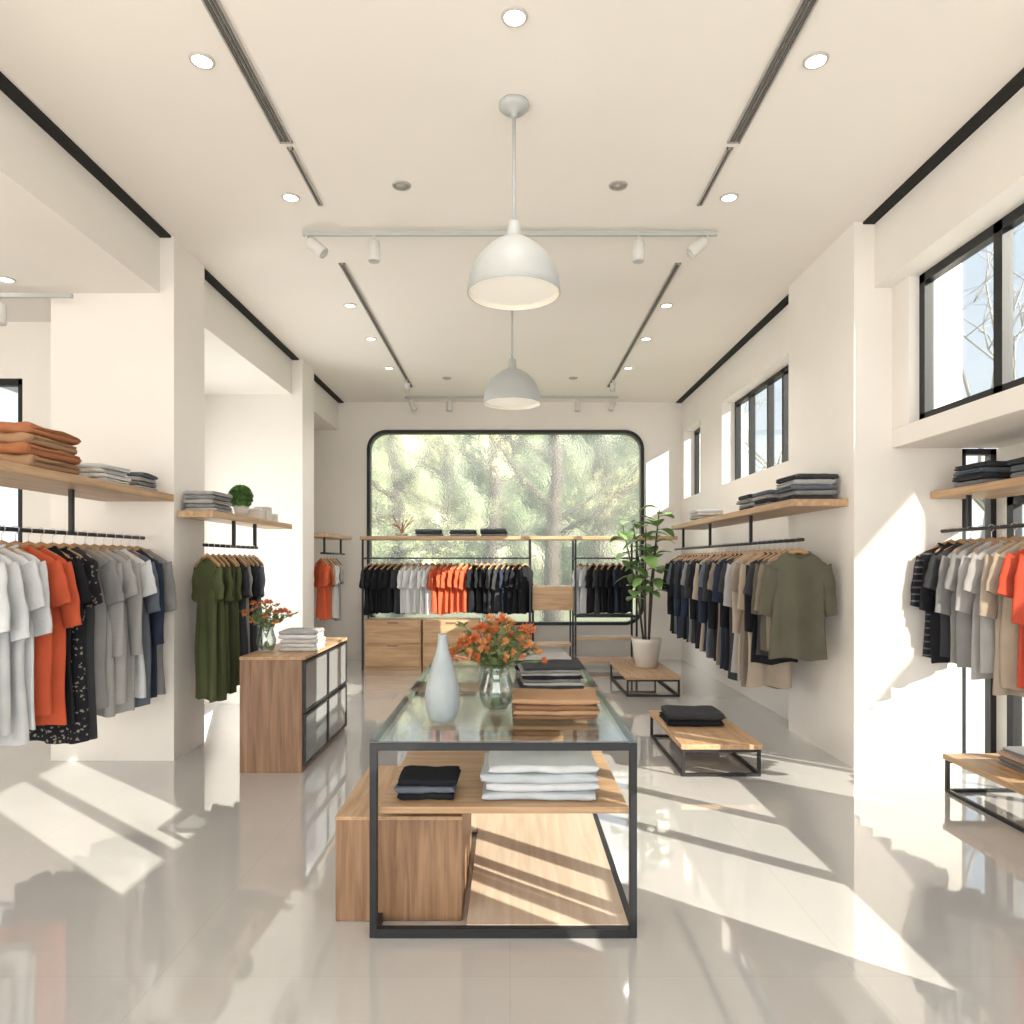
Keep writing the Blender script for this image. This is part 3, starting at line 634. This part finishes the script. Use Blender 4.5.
def bench(x0,x1,y0,y1,z,label):
    cx, cy = (x0+x1)/2,(y0+y1)/2; hx_,hy_ = (x1-x0)/2,(y1-y0)/2; f_=.02
    t_ = thing("low_bench", (cx,cy,0), label, "bench", "low display benches")
    obj("bench_top", boxes([(-hx_,hx_,-hy_,hy_,z-.035,z)],.004), M_oakY, parent=t_)
    for sy in (-hy_+.01, hy_-.01-f_):
        obj("leg_frame", boxes([(-hx_+.01,-hx_+.01+f_,sy,sy+f_,0,z-.035),(hx_-.01-f_,hx_-.01,sy,sy+f_,0,z-.035),(-hx_+.03,hx_-.03,sy,sy+f_,0,f_),(-hx_+.03,hx_-.03,sy,sy+f_,z-.055,z-.035)]), M_black, parent=t_)
    obj("side_rail", boxes([(-hx_+.01,-hx_+.01+f_,-hy_+.03,hy_-.03,0,f_),(hx_-.01-f_,hx_-.01,-hy_+.03,hy_-.03,0,f_)]), M_black, parent=t_)
bench(1.13,1.67,4.62,5.70,.215,"low oak bench with black frame holding folded black garment")
bench(1.22,1.80,7.36,8.60,.215,"low oak bench with black frame holding potted plant")
bench(2.68,3.2,2.9,4.34,.235,"low oak bench with black frame by glazing")
stack(1.37,5.28,.215,.42,.34,.048,['black','charcoal'],.0,"low bench under long rail")

def leaf_into(bm, p, d, l, wd, droop=.25):
    d = d.normalized(); side = d.cross(Vector((0,0,1)));
    if side.length < .01: side = Vector((1,0,0))
    side.normalize(); nrm = side.cross(d).normalized(); rows = []
    for f_, ww in ((0,.05),(.15,.45),(.35,.85),(.55,1),(.75,.85),(.92,.45),(1,.03)):
        c = p + d*l*f_ - Vector((0,0,1))*droop*l*f_*f_
        rows.append([bm.verts.new(c - side*wd*ww*.5 + nrm*.12*wd*ww), bm.verts.new(c), bm.verts.new(c + side*wd*ww*.5 + nrm*.12*wd*ww)])
    for a, b_ in zip(rows, rows[1:]):
        for k in range(2): bm.faces.new((a[k],a[k+1],b_[k+1],b_[k]))
t_ = thing("potted_tree", (1.57,8.05,.215), "tall leafy green plant in white pot on bench", "plant")
obj("pot", lathe([(0,0),(.11,0),(.125,.01),(.165,.28),(.17,.33),(.155,.33),(.15,.29),(0,.28)],36), M_pot, parent=t_)
obj("soil", lathe([(0,.295),(.148,.295),(.148,.28)],24), M_soil, parent=t_)
rr = random.Random(11); bt = bmesh.new(); bl = bmesh.new()
for j in range(5):
    a = j*1.26+.4; lean = rr.uniform(.14,.32); top = rr.uniform(1.45,2.0)
    pts = [Vector((.03*math.cos(a),.03*math.sin(a),.28)), Vector((lean*.35*math.cos(a),lean*.35*math.sin(a),.28+(top-.28)*.4)), Vector((lean*math.cos(a+.3),lean*math.sin(a+.3),top))]
    tube(pts,[.014,.011,.006],8,bt)
    for k in range(11):
        f_ = .42+.58*k/10; q = pts[0].lerp(pts[1], f_/.45) if f_<.45 else pts[1].lerp(pts[2], (f_-.45)/.55)
        aa = k*2.4+j; leaf_into(bl, q, Vector((math.cos(aa),math.sin(aa),rr.uniform(.1,.8))), rr.uniform(.22,.32), rr.uniform(.14,.2), rr.uniform(.2,.7))
obj("trunk", finish(bt,True), M_bark, parent=t_); obj("foliage", finish(bl,True), M_leaf, parent=t_)
t_ = thing("potted_plant", (-2.25,5.85,1.79), "small round green plant in white pot on shelf", "plant")
obj("pot", lathe([(0,0),(.05,0),(.065,.10),(.06,.10),(.055,.09),(0,.09)],24), M_pot, parent=t_)
bl = bmesh.new()
bmesh.ops.create_icosphere(bl, subdivisions=3, radius=.078, matrix=Matrix.Translation((0,0,.175)))
for v in bl.verts: v.co += v.co.normalized()*rr.uniform(-.006,.006)
for i in range(1100):
    v = Vector((rr.gauss(0,1),rr.gauss(0,1),rr.gauss(0,1))).normalized()
    d = (v+Vector((rr.gauss(0,.6),rr.gauss(0,.6),rr.gauss(0,.6)))).normalized()
    leaf_into(bl, Vector((0,0,.175))+v*.078, d, .03, .024, .1)
obj("foliage", finish(bl,True), M_leafd, parent=t_)
for i,(dy,hh) in enumerate(((6.2,.10),(6.38,.13),(6.55,.08))):
    t_ = thing("gift_box", (-2.25,dy,1.79), "small white lidded box on alcove shelf", "box", "small boxes on the alcove shelf")
    obj("body", boxes([(-.06,.06,-.06,.06,0,hh-.02)],.004), M_pot, parent=t_); obj("lid", boxes([(-.063,.063,-.063,.063,hh-.02,hh)],.004), M_white, parent=t_)

# ---------------------------------------------------------------- outdoors
M_lawn = mat("lawn", (0.20,0.22,0.12), 0.95, var=0.2, vscale=1.2)
M_pave = mat("paving", (0.50,0.48,0.45), 0.9, var=0.08, vscale=2)
obj("lawn", boxes([(-40,40,Y1+.25,60,-.3,-.15)]), M_lawn, label="sunlit pale green lawn outside the picture window", cat="lawn", kind="stuff")
obj("paving", boxes([(-40,40,-30,Y1+.25,-.3,-.15)]), M_pave, label="pale stone paving outside the shop", cat="pavement", kind="stuff")
def leafmat(n, c): return mat(n, c, 0.8, var=0.25, vscale=1.5)
LM = [leafmat("foliage_a",(0.215,0.25,0.12)), leafmat("foliage_b",(0.145,0.19,0.10)), leafmat("foliage_c",(0.30,0.29,0.155))]
def tree(x, y, h, rr, lm, lean=0.0, nb=11):
    t_ = thing("garden_tree", (x,y,-.15), "leafy yellow-green tree outside the picture window", "tree", "trees outside the picture window")
    bm = bmesh.new(); br = []
    pts = [Vector((0,0,0)),Vector((lean*.3,.05,h*.25)),Vector((lean*.5+.1,0,h*.5)),Vector((lean,0,h*.85))]
    tube(pts,[.22,.18,.13,.05],8,bm)
    for i in range(nb):
        f_ = rr.uniform(.25,.9); k=f_*3; i0=min(2,int(k)); p = pts[i0].lerp(pts[i0+1],k-i0)
        a = rr.uniform(0,6.28); l = h*rr.uniform(.15,.32); e = p+Vector((math.cos(a)*l,math.sin(a)*l,l*.6))
        tube([p,p.lerp(e,.5)+Vector((0,0,-.1)),e],[.08,.055,.02],6,bm); br.append((p,e))
    obj("trunk", finish(bm,True), M_bark, parent=t_)
    bm = bmesh.new()
    for p,e in br:
        for q in range(85):
            c = p.lerp(e, rr.uniform(.6,1.25)) + Vector((rr.gauss(0,.33),rr.gauss(0,.33),rr.gauss(0,.26)))
            d = Vector((rr.gauss(0,1),rr.gauss(0,1),rr.gauss(0,1))).normalized(); s_ = d.orthogonal().normalized()*rr.uniform(.03,.06); l = rr.uniform(.08,.16)
            v=[bm.verts.new(z_) for z_ in (c, c+d*l*.5+s_, c+d*l, c+d*l*.5-s_)]; bm.faces.new(v)
    me = bpy.data.meshes.new("m"); bm.to_mesh(me); bm.free()
    obj("foliage", me, lm, parent=t_)
rr = random.Random(21)
for i,(x,y,h) in enumerate(((-2.4,14.5,5.5),(-.5,17.5,7),(.9,14.6,7.0),(-4.8,19,7),(2.9,20.5,8),(-2.4,24.5,8))):
    tree(x,y,h,rr,LM[i%3],rr.uniform(-.3,.3), 6 if i in (1,2) else 9)
m = bpy.data.materials.new("distant_woodland"); m.use_nodes=True; nt=m.node_tree; b_=nt.nodes["Principled BSDF"]; b_.inputs["Roughness"].default_value=1
tc=nt.nodes.new("ShaderNodeTexCoord"); nz=nt.nodes.new("ShaderNodeTexNoise"); nz.inputs["Scale"].default_value=.5; nz.inputs["Detail"].default_value=8; nt.links.new(tc.outputs["Object"],nz.inputs["Vector"])
r=nt.nodes.new("ShaderNodeValToRGB"); r.color_ramp.elements[0].position=.36; r.color_ramp.elements[1].position=.64; r.color_ramp.elements[0].color=(.16,.215,.13,1); r.color_ramp.elements[1].color=(.48,.50,.37,1)
nt.links.new(nz.outputs["Fac"],r.inputs["Fac"]); nt.links.new(r.outputs["Color"],b_.inputs["Base Color"])
bm=bmesh.new(); g=[]
for i in range(33):
    a=math.radians(-17+31*i/32); row=[]
    for k in range(14):
        rad=34+1.2*math.sin(i*1.7+k)+.8*math.sin(k*2.3+i*.6)+(k>11)*(k-11)*1.2
        row.append(bm.verts.new((rad*math.sin(a), rad*math.cos(a), -.15+k*.75+(.5*math.sin(i*1.3) if k==13 else 0))))
    g.append(row)
for i in range(32):
    for k in range(13): bm.faces.new((g[i][k],g[i+1][k],g[i+1][k+1],g[i][k+1]))
obj("distant_woodland", finish(bm,True), m, label="pale sunlit woodland edge beyond the lawn", cat="trees", kind="stuff")
def bare(x,y,h,seed):
    rr=random.Random(seed); t_=thing("bare_tree",(x,y,-.15),"bare pale-branched tree seen through high windows","tree","bare trees outside the high windows")
    bm=bmesh.new()
    def grow(p,d,l,rad,dep):
        e=p+d*l; mid=p.lerp(e,.5)+Vector((rr.uniform(-.05,.05),rr.uniform(-.05,.05),0))*l
        tube([p,mid,e],[rad,rad*.85,rad*.65],5,bm)
        if dep==0: return
        for _ in range(3 if dep>3 else 2):
            nd=(d+Vector((rr.gauss(0,.5),rr.gauss(0,.5),rr.gauss(.1,.3)))).normalized()
            grow(e,nd,l*rr.uniform(.6,.82),rad*.6,dep-1)
    grow(Vector((0,0,0)),Vector((0,0,1)),h*.3,.12,6)
    obj("branches",finish(bm,True),M_pbark,parent=t_)
bare(10.6,15.5,9,1); bare(9.4,26,10,5)

# ---------------------------------------------------------------- light
wd = bpy.data.worlds.new("w"); bpy.context.scene.world = wd; wd.use_nodes = True; nt = wd.node_tree
bg = nt.nodes["Background"]; bg.inputs["Strength"].default_value = 1.45
tc=nt.nodes.new("ShaderNodeTexCoord"); sp=nt.nodes.new("ShaderNodeSeparateXYZ"); nt.links.new(tc.outputs["Generated"],sp.inputs[0])
r=nt.nodes.new("ShaderNodeValToRGB"); r.color_ramp.elements[0].color=(.85,.90,.95,1); r.color_ramp.elements[1].color=(.48,.62,.78,1); r.color_ramp.elements[0].position=.05; r.color_ramp.elements[1].position=.5
nt.links.new(sp.outputs["Z"],r.inputs["Fac"]); nt.links.new(r.outputs["Color"],bg.inputs["Color"])
sd = bpy.data.lights.new("sun",'SUN'); sd.energy = 16.0; sd.angle = math.radians(.25); sd.color=(1,.915,.79)
so = bpy.data.objects.new("sun", sd); C.objects.link(so); so.rotation_euler = Vector((-1,.8,-.55)).to_track_quat('-Z','Y').to_euler(); so.location=(8,-6,6)
def area(name, loc, target, sx, sy, power, col, spread=180, roll=0):
    l = bpy.data.lights.new(name,'AREA'); l.shape='RECTANGLE'; l.size=sx; l.size_y=sy; l.energy=power; l.color=col; l.spread=math.radians(spread)
    o = bpy.data.objects.new(name,l); C.objects.link(o); o.location=loc
    q = (Vector(target)-Vector(loc)).to_track_quat('-Z','Y'); o.rotation_euler = q.to_euler()
    return o
area("added_front_fill",(-.3,-2.8,1.8),(0,5,2.7),5.5,2.4,158,(1,.955,.90))  # added soft fill from behind the camera to brighten the room
area("added_alcove_fill",(-3.56,6.9,1.5),(0,7.2,2.4),1.8,2.6,55,(1,.96,.90))  # hidden fill lamp added to lift the rear of the room
area("added_garden_fill",(0,12.6,5.4),(0,8,.8),4.5,2.0,300,(1,.97,.91))  # added lamp above the picture window, out of view, pushing light inward
area("added_side_alcove_fill",(-5.35,2.8,1.7),(-2,4.2,2.2),3,2.2,32,(1,.96,.90))  # unseen fill added to brighten the left alcove
# added unseen projector standing in for a diagonal sun patch on the pier
Lp = Vector((2.15,-2.0,3.15)); k_ = .04
tgt = [(2.30,1.36),(2.84,1.96),(2.84,.86),(2.30,.22)]
inner = [Lp+(Vector((x,4.8,z))-Lp)*k_ for x,z in tgt]; cen = sum(inner,Vector())/4
bm = bmesh.new(); vi=[bm.verts.new(p-cen) for p in inner]; vo=[bm.verts.new((p-cen)*9) for p in inner]
for i in range(4): bm.faces.new((vi[i],vi[(i+1)%4],vo[(i+1)%4],vo[i]))
pj = thing("added_patch_projector", cen, "added projector lamp with shutter imitating sun on the pier", "spotlight")
obj("shutter_plate", finish(bm), M_black, parent=pj)
obj("ceiling_pole", tube([(0,.01,.12),(0,.01,CZ-cen.z)],.012,8), M_black, parent=pj)
l = bpy.data.lights.new("added_patch_beam",'SPOT'); l.energy=2100; l.color=(1,.89,.74); l.shadow_soft_size=.001; l.spot_size=math.radians(24); l.spot_blend=0
o = bpy.data.objects.new("added_patch_beam",l); C.objects.link(o); o.location=Lp; o.rotation_euler=(cen-Lp).to_track_quat('-Z','Y').to_euler()

cam = bpy.data.cameras.new("cam"); cam.lens = 36*700/1024; cam.sensor_width = 36; cam.shift_x=.002; cam.shift_y=.0488
co = bpy.data.objects.new("cam", cam); C.objects.link(co); co.location=(0,0,H); co.rotation_euler=(math.pi/2,0,0)
bpy.context.scene.camera = co
vs = bpy.context.scene.view_settings
vs.view_transform = 'Standard'; vs.exposure = 0.05
